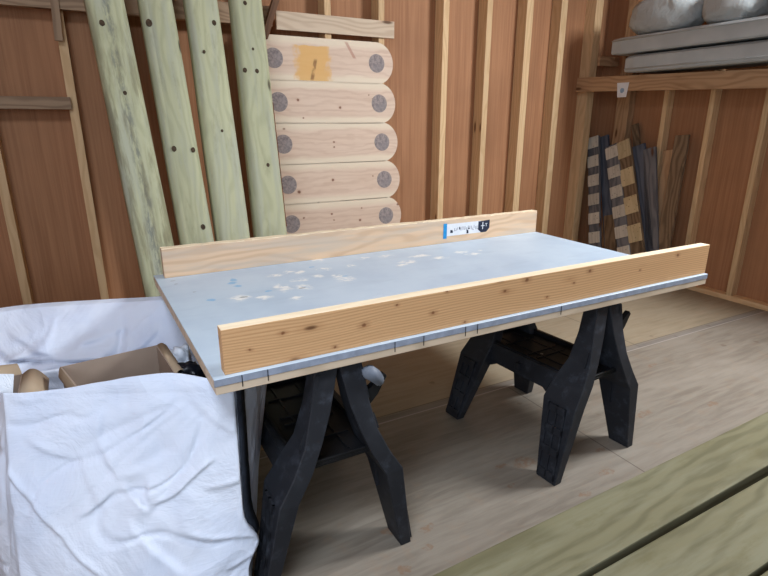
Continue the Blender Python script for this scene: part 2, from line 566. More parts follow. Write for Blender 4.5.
bm = bmesh.new(); box(bm, -hx, hx, -hy, hy, 0.027, 0.052, 0.0015, 1)
skew(bm)
for f in bm.faces:
    f.material_index = 0 if f.normal.z > 0.5 else 1
bm.normal_update()
for f in bm.faces:
    f.material_index = 0 if f.normal.z > 0.5 else (1 if f.normal.y < -.5 or f.normal.x > .5 else 2)
link('painted_sheet', bm, ['top', 'tape', 'ply_edge'], table)
bm = bmesh.new(); box(bm, -hx + .003, hx - .003, -hy + .002, hy - .003, 0.0, 0.027, 0.0015, 1)
skew(bm)
link('plywood_backing', bm, 'ply_edge', table)
# pencil marks across the front edge
for px in (241, 267, 395, 424, 466, 478, 562):
    p = px_y(px, 370 - (px - 222) * 0.2, TY0) - tc
    bm = bmesh.new(); box(bm, p.x - .0012, p.x + .0012, -hy - .0012, -hy + .0005, 0.012, 0.050)
    link('pen_mark', bm, 'mark', table)

# ---- near beam
bx0, bx1 = 0.272, 2.63
YB0, YB1 = 1.500, 1.548
mtx, L = basis((bx0, (YB0 + YB1) / 2, ZT + .0725), (bx1, (YB0 + YB1) / 2, ZT + .0725), (0, 0, 1))
bm = bmesh.new(); box(bm, -L / 2, L / 2, -(YB1 - YB0) / 2, (YB1 - YB0) / 2, -.0725, .0725, .003, 2)
bm.normal_update()
for f in bm.faces:
    f.material_index = 1 if f.normal.z > 0.6 else 0
o = link('timber_beam', bm, ['beam', 'beamtop']); o.matrix_world = mtx
tag(o, 'orange-brown timber beam on edge along the front of the blue-grey work table', 'timber beam')
def beam_knots(o, pts):
    m = M['beam'].copy(); m.name = 'larch_beam_knotty'
    b = m.node_tree.nodes['Principled BSDF']
    src = b.inputs['Base Color'].links[0].from_socket
    nt = NT.__new__(NT)
    nt.m, nt.t, nt.b = m, m.node_tree, b
    ob = nt.n('ShaderNodeTexCoord').outputs['Object']
    x, y, z = nt.sep(ob)
    cb = nt.n('ShaderNodeCombineXYZ')
    nt.link(x, cb.inputs[0]); nt.link(z, cb.inputs[1])
    nt.obj = cb.outputs[0]
    inv_ = o.matrix_world.inverted()
    L1, L2 = [], []
    for (px, py, r) in pts:
        q = inv_ @ px_y(px, py, YB0)
        L1.append((q.x, q.z, r, r * .8)); L2.append((q.x, q.z, r * 3.2, r * 1.7))
    col = nt.mix(nt.math('MULTIPLY', nt.spots(L2, .006, 30, .9), .45), src, srgb(150, 98, 62))
    col = nt.mix(nt.math('MULTIPLY', nt.spots(L1, .004, 70, .7), .75), col, srgb(112, 68, 42))
    nt.link(col, b.inputs['Base Color'])
    o.data.materials[0] = m


beam_knots(o, [(283, 333, .009), (364, 325, .012), (335, 347, .007), (433, 313, .010), (447, 291, .008), (505, 291, .010), (527, 280, .013), (574, 283, .007), (590, 271, .011), (602, 262, .008),
               (678, 255, .010), (640, 270, .006), (397, 305, .006), (465, 322, .007), (250, 350, .006), (547, 297, .007)])
# ---- far beam
FY0, FY1 = 2.678, 2.728
mtx, L = basis((0.25, (FY0 + FY1) / 2, ZT + .0725), (2.625, (FY0 + FY1) / 2, ZT + .0725), (0, 0, 1))
bm = bmesh.new(); box(bm, -L / 2, L / 2, -(FY1 - FY0) / 2, (FY1 - FY0) / 2, -.0725, .0725, .003, 2)
n = 60
for i in range(1, n):
    bmesh.ops.bisect_plane(bm, geom=bm.verts[:] + bm.edges[:] + bm.faces[:], plane_co=(-L / 2 + L * i / n, 0, 0), plane_no=(1, 0, 0))
for v in bm.verts:
    if v.co.z > .06:
        v.co.z += (random.random() - 0.6) * 0.004
bm.normal_update()
for f in bm.faces:
    f.material_index = 1 if f.normal.z > 0.6 else 0
fb = link('timber_beam', bm, ['beam2', 'beamtop']); fb.matrix_world = mtx
tag(fb, 'rough sawn pale timber beam with white printed label, along the back of the work table', 'timber beam')
inv = mtx.inverted()


def flat(name, x0, x1, z0, z1, mat, parent, d, th=0.0006):
    bm = bmesh.new(); box(bm, x0, x1, -d - th, -d, z0, z1)
    return link(name, bm, mat, parent)


lx0, lx1 = 1.885 - mtx.translation.x, 2.215 - mtx.translation.x
hd = (FY1 - FY0) / 2 + .0002
lab = flat('paper_label', lx0, lx1 - .065, -.030, .045, 'paper', fb, hd)
flat('blue_band', lx0 - .022, lx0 + .004, -.044, .050, 'bluepaper', lab, hd + .0006)
bm = bmesh.new()
pts = [(lx1 - .085, .042), (lx1 + .005, .046), (lx1 + .005, -.006), (lx1 - .020, -.030), (lx1 - .062, -.030), (lx1 - .085, -.010)]
prism(bm, pts, 'y', -hd - .0014, -hd - .0006)
lg = link('dark_shield_print', bm, 'darkprint', lab)
bm = bmesh.new()
c = lx1 - .05
box(bm, c - .003, c + .003, -hd - .002, -hd - .0014, -.01, .036); box(bm, c - .014, c + .014, -hd - .002, -hd - .0014, .010, .015)
box(bm, c + .02, c + .036, -hd - .002, -hd - .0014, .022, .026); box(bm, c + .026, c + .03, -hd - .002, -hd - .0014, .006, .026)
link('white_cross_print', bm, 'paper', lab)
rr = random.Random(3)
bm = bmesh.new()
for (a, w, z0, z1) in [(.030, .016, -.012, .006), (.155, .012, -.026, -.004), (.098, .006, .004, .018), (.165, .01, .0, .008)]:
    box(bm, lx0 + a, lx0 + a + w, -hd - .0012, -hd - .0006, z0, z1)
    box(bm, lx0 + a + w * .7, lx0 + a + w * 1.2, -hd - .0012, -hd - .0006, z0, (z0 + z1) / 2 + .002)
link('black_print', bm, 'darkprint', lab)
bm = bmesh.new()
for i in range(16):
    a = .06 + i * .0115 + rr.random() * .003
    z0 = -.01 + rr.random() * .014
    box(bm, lx0 + a, lx0 + a + .003, -hd - .0012, -hd - .0006, z0, z0 + .014 + rr.random() * .01)
    if i % 3 == 0:
        box(bm, lx0 + a, lx0 + a + .009, -hd - .0012, -hd - .0006, z0, z0 + .003)
link('grey_print', bm, 'greyprint', lab)


# ---------------- folding plastic sawhorses ----------------
def smooth(t):
    return t * t * (3 - 2 * t)


def leg_mesh(side, y0, y1, ny):
    """side -1 left, 1 right; profile in XZ with the knee kink; widening foot; slots on the outer face"""
    bm = bmesh.new()
    prof = [(.085, .757), (.105, .63), (.135, .51), (.180, .42), (.232, .34), (.290, .0), (.246, .0), (.165, .33), (.112, .42), (.072, .51), (.036, .61), (.001, .757)]
    rows = []
    for (yy, grow) in ((y0, 1), (y1, -1)):
        row = []
        for (x, z) in prof:
            w = 0.038 * max(0.0, 1 - abs(z - .36) / .36)
            inner_side = (ny < 0 and grow < 0) or (ny > 0 and grow > 0)
            cut = .04 * smooth(max(0, min(1, (z - .36) / .2))) * (grow if inner_side else 0)
            row.append(bm.verts.new((side * x, yy - grow * w + cut - ny * .085 * z / .757, z)))
        rows.append(row)
    A, B = rows
    n = len(prof)
    # side faces as strips (concave outline)
    m = n // 2
    left, right = list(range(0, 5)), list(range(10, 4, -1))
    def fill(R, flip):
        pairs = [(0, 11), (1, 10), (2, 9), (3, 8), (4, 7), (5, 6)]
        for a, b in zip(pairs[:-1], pairs[1:]):
            q = []
            for k in (a[0], a[1], b[1], b[0]):
                if R[k] not in q:
                    q.append(R[k])
            bm.faces.new(q if not flip else q[::-1])
    fill(A, False); fill(B, True)
    for i in range(n):
        bm.faces.new([A[i], A[(i + 1) % n], B[(i + 1) % n], B[i]])
    bmesh.ops.bevel(bm, geom=[e for e in bm.edges], offset=.003, segments=1, affect='EDGES')
    pre = set(bm.verts)
    # raised ribs on the outer face of the lower leg
    def outer(z):
        return .290 - (.290 - .232) * z / .34
    yc, hw = (y0 + y1) / 2, abs(y1 - y0) / 2
    for (off, w) in ((-hw + .006, .007), (-.004, .008), (hw - .013, .007)):
        a0, a1 = .015, .33
        pts = [(side * (outer(a0) - .002), a0), (side * (outer(a0) + .009), a0), (side * (outer(a1) + .009), a1), (side * (outer(a1) - .002), a1)]
        prism(bm, pts, 'y', yc + off, yc + off + w)
    for zc in (.02, .12, .21, .30):
        pts = [(side * (outer(zc) - .002), zc), (side * (outer(zc) + .009), zc), (side * (outer(zc + .03) + .009), zc + .03), (side * (outer(zc + .03) - .002), zc + .03)]
        prism(bm, pts, 'y', yc - hw + .006, yc + hw - .006)
    # ridge on the near edge of the upper leg
    for (a, b, c2, d) in [((.085, .74), (.112, .62), (.098, .62), (.07, .74)), ((.13, .56), (.15, .50), (.13, .50), (.115, .56))]:
        yy = y0 if ny < 0 else y1
        prism(bm, [(side * q[0], q[1]) for q in (a, b, c2, d)], 'y', yy, yy + ny * .006)
    for v in bm.verts:
        if v not in pre:
            v.co.y -= ny * .085 * v.co.z / .757
    return bm


def sawhorse(loc, label, rz=0.0, shear=0.0):
    t = empty('folding_sawhorse', loc, rz)
    tag(t, label, 'sawhorse', 'black plastic folding sawhorses')
    for side in (-1, 1):
        for (a, b, ny) in ((.0, .105, -1), (.655, .76, 1)):
            link('leg', leg_mesh(side, a, b, ny), 'plastic', t)
    for side in (-1, 1):
        bm = bmesh.new()
        box(bm, min(side * .02, side * .085), max(side * .02, side * .085), .105, .655, .725, .757, .004, 1)
        link('top_rail', bm, 'plastic', t)
        # side apron with arched underside
        pts = [(.10, .435), (.66, .435), (.66, .22), (.60, .31), (.53, .345), (.23, .345), (.16, .31), (.10, .22)]
        bm = bmesh.new()
        x0, x1 = (.152, .172)
        A = [bm.verts.new((side * (x0 + (.435 - z) * .12), y, z)) for (y, z) in pts]
        B = [bm.verts.new((side * (x1 + (.435 - z) * .12), y, z)) for (y, z) in pts]
        idx = [(0, 1, 4, 5), (1, 2, 3, 4), (0, 5, 6, 7)]
        for q in idx:
            bm.faces.new([A[k] for k in q]); bm.faces.new([B[k] for k in q[::-1]])
        for i in range(len(pts)):
            j = (i + 1) % len(pts)
            bm.faces.new([A[i], B[i], B[j], A[j]])
        link('side_panel', bm, 'plastic', t)
    bm = bmesh.new()
    box(bm, -.152, .152, .06, .70, .408, .420, .002, 1)
    for x in (-.152, .138):
        box(bm, x, x + .014, .06, .70, .420, .442, .002, 1)
    for y in (.06, .688):
        box(bm, -.138, .138, y, y + .012, .420, .434, .002, 1)
    for y in (.20, .345, .40, .55):
        box(bm, -.10, .10, y, y + .012, .420, .426)
    for x in (-.06, .05):
        box(bm, x, x + .01, .10, .66, .420, .4245)
    tr = link('tray', bm, 'plastic2', t)
    bm = bmesh.new(); cyl(bm, .008, .418, .428, 0, .375, 16, 'z')
    link('screw_head', bm, 'screw', tr)
    # cross braces below the tray
    bm = bmesh.new(); box(bm, -.20, .20, .375, .40, .37, .406, .002, 1)
    link('cross_brace', bm, 'plastic', t)
    for ch in t.children:
        for v in ch.data.vertices:
            v.co.x += shear * v.co.z / .757
            v.co.z *= .768 / .757
    return t


h1 = sawhorse((0.600, 1.425, 0), 'black plastic folding sawhorse under the left end of the table, beside the white bag', shear=.045)
h2 = sawhorse((1.905, 1.425, 0), 'black plastic folding sawhorse under the right half of the table, standing clear on the floor', math.radians(4.5), .07)


def hook(parent, mat, x0):
    bm = bmesh.new()
    prism(bm, [(x0 - .03, .63), (x0 + .035, .655), (x0 + .085, .70), (x0 + .098, .685), (x0 + .06, .625), (x0 + .025, .585), (x0 - .03, .575)], 'y', .08, .105)
    bmesh.ops.bevel(bm, geom=bm.edges[:], offset=.003, segments=1, affect='EDGES')
    return link('clamp_hook', bm, mat, parent)


hook(h2, 'plastic2', .145)
bm = bmesh.new()
prism(bm, [(.07, .757), (.07, .72), (.14, .70), (.165, .757)], 'y', .09, .17)
link('top_clamp', bm, 'plastic2', h2)
# grey clamp handle of the left one: a rounded lever
hk = hook(h1, 'plastic2', .13)
bm = bmesh.new()
prism(bm, [(.125, .742), (.160, .748), (.190, .722), (.207, .688), (.201, .668), (.181, .664), (.157, .688), (.125, .712)], 'y', .055, .083)
bmesh.ops.bevel(bm, geom=bm.edges[:], offset=.005, segments=2, affect='EDGES')
link('clamp_lever', bm, 'greyplastic', h1, True)

# ---------------- floor sleepers in the foreground ----------------
for (xa, ya, xb, yb, w, lab) in [
    (0.25, 1.020, 3.3, 1.095, .238, 'wide green treated sleeper on the floor, the one nearest the sawhorses'),
    (0.10, 0.765, 3.2, 0.800, .25, 'middle green treated sleeper on the floor, with large knots, between two others'),
    (0.30, 0.500, 3.0, 0.520, .26, 'green treated sleeper at the very bottom right corner of the photo')]:
    o = timber('timber_sleeper', (xa, ya, .0625), (xb, yb, .0625), w, .125, (0, 0, 1), 'sleeper', .006, 2)
    tag(o, lab, 'sleeper', 'green treated sleepers on the floor')

# ---------------- four treated posts leaning on the back wall ----------------
K, Y0 = 0.35, 2.95
nrm = Vector((0, -1, K)).normalized()       # front normal of the leaning plane


def onlean(x, y):
    r = fw + rt * ((x - 384) / F) + up * ((288 - y) / F)
    t = (Y0 + K * CAM.z) / (r.y - K * r.z)
    return CAM + r * t


def streak_post(base):
    m = base.copy()
    m.name = 'treated_green_post_blue_streak'
    t = m.node_tree
    b = t.nodes['Principled BSDF']
    src = b.inputs['Base Color'].links[0].from_socket
    nt = NT.__new__(NT)
    nt.m, nt.t, nt.b = m, t, b
    nt.obj = t.nodes.new('ShaderNodeTexCoord').outputs['Object']
    x, y, z = nt.sep()
    wv = nt.math('MULTIPLY', nt.math('SUBTRACT', nt.noise(nt.map((1.4, 0, 0)), 1.5, 3), 0.5), 0.10)
    d = nt.math('ABSOLUTE', nt.math('ADD', y, wv))
    k = nt.math('MULTIPLY', nt.range(d, 0.035, 0.008), nt.range(nt.noise(nt.map((5, 22, 22)), 1.5, 5, 0.75), 0.4, 0.62))
    far = nt.range(x, 0.9, 0.0)
    col = nt.mix(nt.math('MULTIPLY', k, 0.6), src, srgb(78, 86, 98))
    k2 = nt.math('MULTIPLY', nt.math('MULTIPLY', nt.range(nt.noise(nt.map((1, 9, 9)), 2.0, 5, 0.7), 0.45, 0.62), far), 0.55)
    col = nt.mix(k2, col, srgb(112, 104, 78))
    nt.link(col, b.inputs['Base Color'])
    return m


M['green1'] = streak_post(M['green'])
POSTS = [  # top mid px at y=0, lower mid px, width, label, facet
    ((105, 0), (156.5, 250), .205, 'leftmost leaning green treated post, with a blue-black mould streak', 'green1'),
    ((156.5, 0), (197.5, 235), .190, 'leaning green post second from the left, with a drilled knot near the table', 'green'),
    ((202.5, 0), (235.5, 240), .200, 'leaning green post third from the left, with a pale left edge', 'green'),
    ((248, 0), (273.5, 235), .20, 'rightmost leaning green post, with a bark strip, beside the round-ended boards', 'green')]
for i, (a, b, w, lab, mt) in enumerate(POSTS):
    A, B = onlean(*a), onlean(*b)
    d = (A - B).normalized()
    foot = B - d * ((B.z + 0.0) / d.z)
    foot -= nrm * .06
    foot -= d * ((foot.z - .038) / d.z)
    top = foot + d * ((3.20 - foot.z) / d.z)
    mtx, L = basis(foot, top, nrm)
    bm = bmesh.new()
    prof = []
    hw, th = w / 2, .06
    # machined log profile: rounded front corners, one broad facet
    fc = [0.30, 0.12, 0.42, 0.2][i]
    for k in range(9):
        an = math.pi / 2 * k / 8
        prof.append((hw - .045 + .045 * math.sin(an), th - .038 + .038 * math.cos(an)))
    prof += [(hw, -th + .012), (hw - .012, -th), (-hw + .012, -th), (-hw, -th + .012)]
    for k in range(9):
        an = math.pi / 2 * (1 - k / 8)
        prof.append((-hw + .05 - .05 * math.sin(an), th - .045 + .045 * math.cos(an)))
    if i == 2:
        prof.append((-hw * .35, th + .004))
    if i == 1:
        prof.append((hw * .45, th + .005))
    N = 40
    rows = []
    for s in range(N + 1):
        x = -L / 2 + L * s / N
        wob = noise.noise(Vector((x * 1.3 + i * 9, 1, 2))) * .004
        sc_ = 1 + noise.noise(Vector((x * .9 + i * 5, 7, 2))) * .04
        rows.append([bm.verts.new((x, p[0] * sc_ + wob, p[1])) for p in prof])
    n = len(prof)
    for s in range(N):
        for k in range(n):
            bm.faces.new([rows[s][k], rows[s][(k + 1) % n], rows[s + 1][(k + 1) % n], rows[s + 1][k]])
    bm.faces.new(rows[0][::-1]); bm.faces.new(rows[-1])
    o = link('treated_post', bm, mt)
    for p in o.data.polygons:
        p.use_smooth = len(p.vertices) == 4
    o.matrix_world = mtx
    tag(o, lab, 'post', 'green treated posts leaning against the back wall')
    # dark knots in place
    def knot(px, py, r, parent=o):
        P = mtx.inverted() @ onlean(px, py)
        bm = bmesh.new()
        z0 = th - .004 if abs(P.y) < hw - .04 else th - .012
        seg = 14
        pts = [(P.x + r * 1.25 * math.cos(2 * math.pi * q / seg) * (1 + .15 * rr.random()), P.y + r * math.sin(2 * math.pi * q / seg) * (1 + .15 * rr.random())) for q in range(seg)]
        prism(bm, pts, 'z', z0, th + (.0055 if i in (1, 2) else .0012))
        link('knot', bm, 'knot', parent)
    M.setdefault('knot', simple('dark_knot', (82, 66, 50), 0.8, 60, 0.25))
    for (x, y, r) in [[(102, 23, .017), (125, 93, .012)], [(149, 23, .02), (174, 149, .016), (193, 150, .014), (203, 227, .015)], [(214, 23, .015), (222, 131, .009), (204, 52, .01)], [(245, 70, .015), (257, 71, .014), (253, 49, .009), (268, 165, .012), (245, 3, .014)]][i]:
        knot(x, y, r * .8)
    if i == 3:
        bm = bmesh.new()
        prev = None
        for s in range(41):
            x = -L / 2 + L * (.27 + .24 * s / 40)
            mid = math.radians(66); hw_a = math.radians(15) * (.35 + .65 * math.sin(math.pi * s / 40)) * (1 + .4 * noise.noise(Vector((x * 9, 3, 3))))
            sc_ = 1 + noise.noise(Vector((x * .9 + i * 5, 7, 2))) * .04
            wob = noise.noise(Vector((x * 1.3 + i * 9, 1, 2))) * .004
            row = []
            for (an, e) in ((mid - hw_a, -.002), (mid, .004), (mid + hw_a, -.002), (mid, -.006)):
                row.append(bm.verts.new((x, -(hw - .05 + (.05 + e) * math.sin(an)) * sc_ + wob, th - .045 + (.045 + e) * math.cos(an))))
            if prev:
                for q in range(4):
                    bm.faces.new([prev[q], prev[(q + 1) % 4], row[(q + 1) % 4], row[q]])
            else:
                bm.faces.new(row)
            prev = row
        bm.faces.new(prev[::-1])
        M['bark'] = simple('red_brown_bark', (120, 66, 36), 0.9, 40, 0.3, 0.5)
        bk = link('bark_strip', bm, 'bark', o)

# ---------------- round-ended boards with plugs, stacked on edge ----------------


def mk_board(seed, patch=None, kn=()):
    m = NT('planed_pine_board_%s' % seed, 0.6)
    o = (seed * 3.7, seed * 1.9, seed * 5.1)
    x, y, z = m.sep()
    st = m.noise(m.map((1.5, 1, 40), o), 1.0, 4, 0.6, 0.5)
    wv = m.noise(m.map((3.0, 1, 9), o), 1.0, 3)
    d = m.math('PINGPONG', m.math('ADD', m.math('MULTIPLY', z, 40), m.math('MULTIPLY', wv, 7)), 1.0)
    col = m.mix(m.math('ADD', m.math('MULTIPLY', m.range(d, .3, 1), .3), m.math('MULTIPLY', m.range(st, .35, .7), .3)), srgb(224, 200, 180), srgb(198, 166, 144))
    edge = m.range(m.math('ABSOLUTE', m.math('ADD', z, m.math('MULTIPLY', m.math('SUBTRACT', wv, .5), .05))), .085, .13)
    col = m.mix(m.math('MULTIPLY', edge, .75), col, srgb(236, 222, 198))
    v = m.n('ShaderNodeTexVoronoi'); v.inputs['Scale'].default_value = 1
    m.link(m.map((6, 0, 9), o), v.inputs['Vector'])
    sc = m.n('ShaderNodeSeparateColor'); m.link(v.outputs['Color'], sc.inputs[0])
    kk = m.math('MULTIPLY', m.range(v.outputs['Distance'], .11, .06), m.math('GREATER_THAN', sc.outputs[0], .6))
    col = m.mix(m.math('MULTIPLY', kk, .8), col, srgb(124, 78, 62))
    if kn:
        cb = m.n('ShaderNodeCombineXYZ')
        m.link(x, cb.inputs[0]); m.link(z, cb.inputs[1])
        keep, m.obj = m.obj, cb.outputs[0]
        col = m.mix(m.math('MULTIPLY', m.spots([(a, b, r * 2.2, r * 1.7) for a, b, r in kn], .006, 30, .9), .4), col, srgb(176, 122, 92))
        col = m.mix(m.math('MULTIPLY', m.spots([(a, b, r, r) for a, b, r in kn], .004, 50, .5), .85), col, srgb(112, 68, 52))
        m.obj = keep
    if patch:
        # honey-coloured resin patch on the top board
        nz = m.noise(m.map((12, 1, 12)), 1, 3)
        dx = m.range(m.math('ADD', m.math('ABSOLUTE', m.math('SUBTRACT', x, -.12)), m.math('MULTIPLY', nz, .16)), .24, .19)
        dz = m.range(m.math('ADD', z, m.math('MULTIPLY', nz, .04)), .125, .115)
        col = m.mix(m.math('MULTIPLY', m.math('MULTIPLY', dx, dz), .85), col, srgb(226, 176, 100))
        k2 = m.math('MULTIPLY', m.range(m.math('ABSOLUTE', m.math('ADD', m.math('ADD', x, .10), m.math('MULTIPLY', z, -.25))), .02, .008), m.range(m.math('ABSOLUTE', m.math('ADD', z, .07)), .085, .06))
        col = m.mix(m.math('MULTIPLY', m.math('MULTIPLY', k2, m.range(nz, .35, .55)), .7), col, srgb(110, 66, 36))
        k3 = m.math('MULTIPLY', m.range(m.math('ABSOLUTE', m.math('ADD', m.math('SUBTRACT', x, .20), m.math('MULTIPLY', m.math('SUBTRACT', z, .08), .6))), .018, .008), m.range(m.math('ABSOLUTE', m.math('SUBTRACT', z, .085)), .065, .05))
        col = m.mix(m.math('MULTIPLY', k3, .6), col, srgb(176, 118, 100))
    m.bump(st, .1, .002)
    return m.done(col)


def mk_plug():
    m = NT('grey_end_grain_plug', 0.8)
    n = m.noise(m.obj, 40, 4, .7)
    w = m.noise(m.obj, 12, 3)
    col = m.mix(m.range(n, .35, .65), srgb(168, 156, 152), srgb(130, 120, 122))
    col = m.mix(m.range(w, .4, .7, 0, .5), col, srgb(142, 136, 138))
    m.bump(n, .3, .003)
    return m.done(col)


M['plug'] = mk_plug()
HB, TB = .1515, .045
meas = [((275, 61), (375.7, 66)), ((279.5, 103), (378.7, 105)), ((284, 143), (381.5, 142.5)), ((288.7, 182.8), (383.8, 179.4)), ((292.8, 221.4), (385, 215.5)), None, None]
KB, YB = .065, 4.055
names = ['round-ended pine board with honey-coloured resin patch, topmost of the stack', 'round-ended pine board second from the top, just below the resin-patched one',
         'round-ended pine board in the middle of the five seen, two tiny knots at its centre', 'round-ended pine board fourth from the top, with a red-brown knot by its left plug',
         'lowest round-ended board seen, partly hidden behind the far timber beam', 'round-ended pine board hidden low behind the table, second from the floor', 'round-ended pine board resting on the floor under the stack']
for i in range(7):
    zc = 1.981 - .305 * i + .003
    y = YB + KB * (zc - 1)
    if meas[i]:
        xl = px_y(*meas[i][0], y).x; xr = px_y(*meas[i][1], y).x
    else:
        xl, xr = 1.39 + .0 * i, 2.24
    cx, half = (xl + xr) / 2, .85 / 2
    if i > 4:
        continue_hidden = True
    bm = bmesh.new()
    pts = []
    for k in range(25):
        an = -math.pi / 2 + math.pi * k / 24
        pts.append((half + HB * math.cos(an) * .95, HB * math.sin(an)))
    for k in range(25):
        an = math.pi / 2 + math.pi * k / 24
        pts.append((-half - .10 + HB * math.cos(an) * .95, HB * math.sin(an)))
    prism(bm, pts, 'y', 0, TB)
    bm.normal_update()
    es = [e for e in bm.edges if abs(e.verts[0].co.y - e.verts[1].co.y) < 1e-5]
    bmesh.ops.bevel(bm, geom=es, offset=.006, segments=3, affect='EDGES')
    kl = [[], [(298, 100, .012), (340, 107.5, .012), (369, 95, .006), (303, 118, .007)], [(334, 142, .008), (334, 147, .008)], [(333, 180, .013), (299, 192, .016), (373, 176, .007)],
          [(332, 214, .010), (334, 220, .007), (304, 218, .009), (362, 208, .007), (360, 220, .012)], [], []][i]
    kl = [(px_y(a, b, y).x - cx, px_y(a, b, y).z - zc, r) for a, b, r in kl]
    o = link('round_ended_board', bm, mk_board(i + 1, i == 0, kl))
    o.location = (cx, y, zc)
    o.rotation_euler = (-math.atan(KB), 0, 0)
    tag(o, names[i], 'board', 'round-ended pine boards stacked against the back wall')
    for s in (-1, 1):
        bm = bmesh.new()
        cyl(bm, .070, -.0015, .006, s * half, 0, 32)
        link('round_plug', bm, 'plug', o)

# ---------------- bracket pieces by the upper rail ----------------
o = timber('diagonal_brace', px_y(264, 38, 4.10), px_y(279, -12, 4.10), .045, .05, (0, -1, 0), 'darkwood')
tag(o, 'short dark diagonal timber brace beside the top of the rightmost green post', 'brace')
o = timber('hanging_bracket', px_y(59, 41, 4.125), px_y(51, -30, 4.125), .045, .03, (0, -1, 0), 'oldrail')
tag(o, 'short upright timber cleat on the left stud, under the upper rail', 'cleat')

# ---------------- right shelf: rail, pads ----------------
ra, rb = px_x(578, 85, 4.55), px_x(768, 78.5, 4.55)
d = (rb - ra)
rb2 = ra + d * 1.9
rail = timber('shelf_rail', ra, rb2, .045, .135, (0, 0, 1), 'rail', .003)
tag(rail, 'brown timber shelf rail along the right wall carrying the grey pads', 'shelf rail')
bm = bmesh.new()
box(bm, 4.578, 4.898, .75, 4.06, 1.875, 1.895)
o = link('shelf_board', bm, 'oldrail')
tag(o, 'plywood shelf board behind the brown rail, under the grey pads', 'shelf board')
# price tag hanging from the rail
a = px_x(617, 83, 4.52); b = px_x(627, 97, 4.52)
bm = bmesh.new()
yc, zc = (a.y + b.y) / 2, (a.z + b.z) / 2
w, h = abs(a.y - b.y) / 2, abs(a.z - b.z) / 2
pts = [(-w, h), (w, h), (w * .7, -h), (-w * .8, -h)]
prism(bm, pts, 'x', -.001, .001)
o = link('paper_tag', bm, 'paper'); o.location = (4.5235, yc, zc)
tag(o, 'small white paper tag stuck on the shelf rail', 'tag')
bm = bmesh.new()
cyl(bm, w * .35, -.0016, -.001, 0, -.005, 14, 'x')
link('blue_print', bm, simple('pale_blue_print', (150, 180, 210), .6, 30, .1, 0), o)


def pad(name, pts_far, L, w, th, label, rz=0.0, mat='vinyl', pz=.62):
    """far-left bottom front corner given; extends toward -Y"""
    t = empty(name, pts_far, rz)
    tag(t, label, 'foam pad', 'grey vinyl foam pads on the shelf')
    bm = bmesh.new()
    b = .035
    # cushion section with a chamfered front-top edge
    sec = [(0, 0.012), (0.012, 0), (w - .01, 0), (w, .01), (w, th - .01), (w - .01, th), (b if pz < .5 else .012, th), (0, th * (pz if pz > .5 else .86))]
    n = 24
    rows = []
    for s in range(n + 1):
        y = -L * s / n
        e = .012 if s in (0, n) else 0
        rows.append([bm.verts.new((x + noise.noise(Vector((y * 3, z * 9, th * 7))) * .004 + (e if x < w / 2 else -e), y, z + noise.noise(Vector((y * 2.3, x * 5, 3))) * .004 + (e * .5 if z < th / 2 else -e * .5))) for (x, z) in sec])
    for s in range(n):
        for k in range(len(sec)):
            bm.faces.new([rows[s][k], rows[s][(k + 1) % 8], rows[s + 1][(k + 1) % 8], rows[s + 1][k]])
    bm.faces.new(rows[0][::-1]); bm.faces.new(rows[-1])
    bmesh.ops.bevel(bm, geom=bm.edges[:], offset=.002, segments=1, affect='EDGES')
    link('cushion', bm, mat, t)
    bm = bmesh.new()
    cyl(bm, .005, -L + .01, -.01, -.002, th * pz, 8)
    link('piping', bm, mat, t, True)
    return t


pad('foam_pad', (4.44, 3.60, 1.962), 2.4, .44, .145, 'lower flat grey vinyl foam pad directly on the shelf rail', math.radians(-0.6), pz=.2)
pad('foam_pad', (4.44, 3.77, 2.125), 2.5, .44, .14, 'upper flat grey vinyl foam pad under the wrapped bundles', math.radians(-1.2), pz=.84)


def bundle(y0, y1, z0, h, x0, label, seed):
    bm = bmesh.new()
    bmesh.ops.create_uvsphere(bm, u_segments=48, v_segments=28, radius=1)
    cy, ly = (y0 + y1) / 2, abs(y0 - y1) / 2
    for v in bm.verts:
        c = v.co
        e = .72
        q = Vector((math.copysign(abs(c.x) ** e, c.x), math.copysign(abs(c.y) ** e, c.y), math.copysign(abs(c.z) ** e, c.z)))
        nz = noise.fractal(Vector((c.x * 2 + seed, c.y * 2.2, c.z * 2)), 1.0, 2.0, 4)
        rd = abs(noise.noise(Vector((c.x * 3 + seed, c.y * 3, c.z * 3 + c.y * 2))))
        q *= 1 + nz * .05 - rd * .09
        v.co = Vector((q.x * .20, q.y * ly, max(q.z, -.86) * h / 1.8))
    o = link('wrapped_bundle', bm, 'vinylbag', None, True)
    o.location = (x0 + .20, cy, z0 + h * .86 / 1.8)
    tag(o, label, 'wrapped bundle', 'grey vinyl wrapped bundles on the top pad')


bundle(3.66, 3.00, 2.275, .30, 4.40, 'crumpled grey vinyl bundle at the left end of the top pad', 1)
bundle(2.98, 2.50, 2.272, .27, 4.40, 'crumpled grey vinyl bundle in the middle, between two others on the pads', 5)
bundle(2.48, 1.90, 2.272, .27, 4.40, 'crumpled grey vinyl bundle at the right frame edge on the top pad', 9)

# ---------------- planks leaning in the corner ----------------


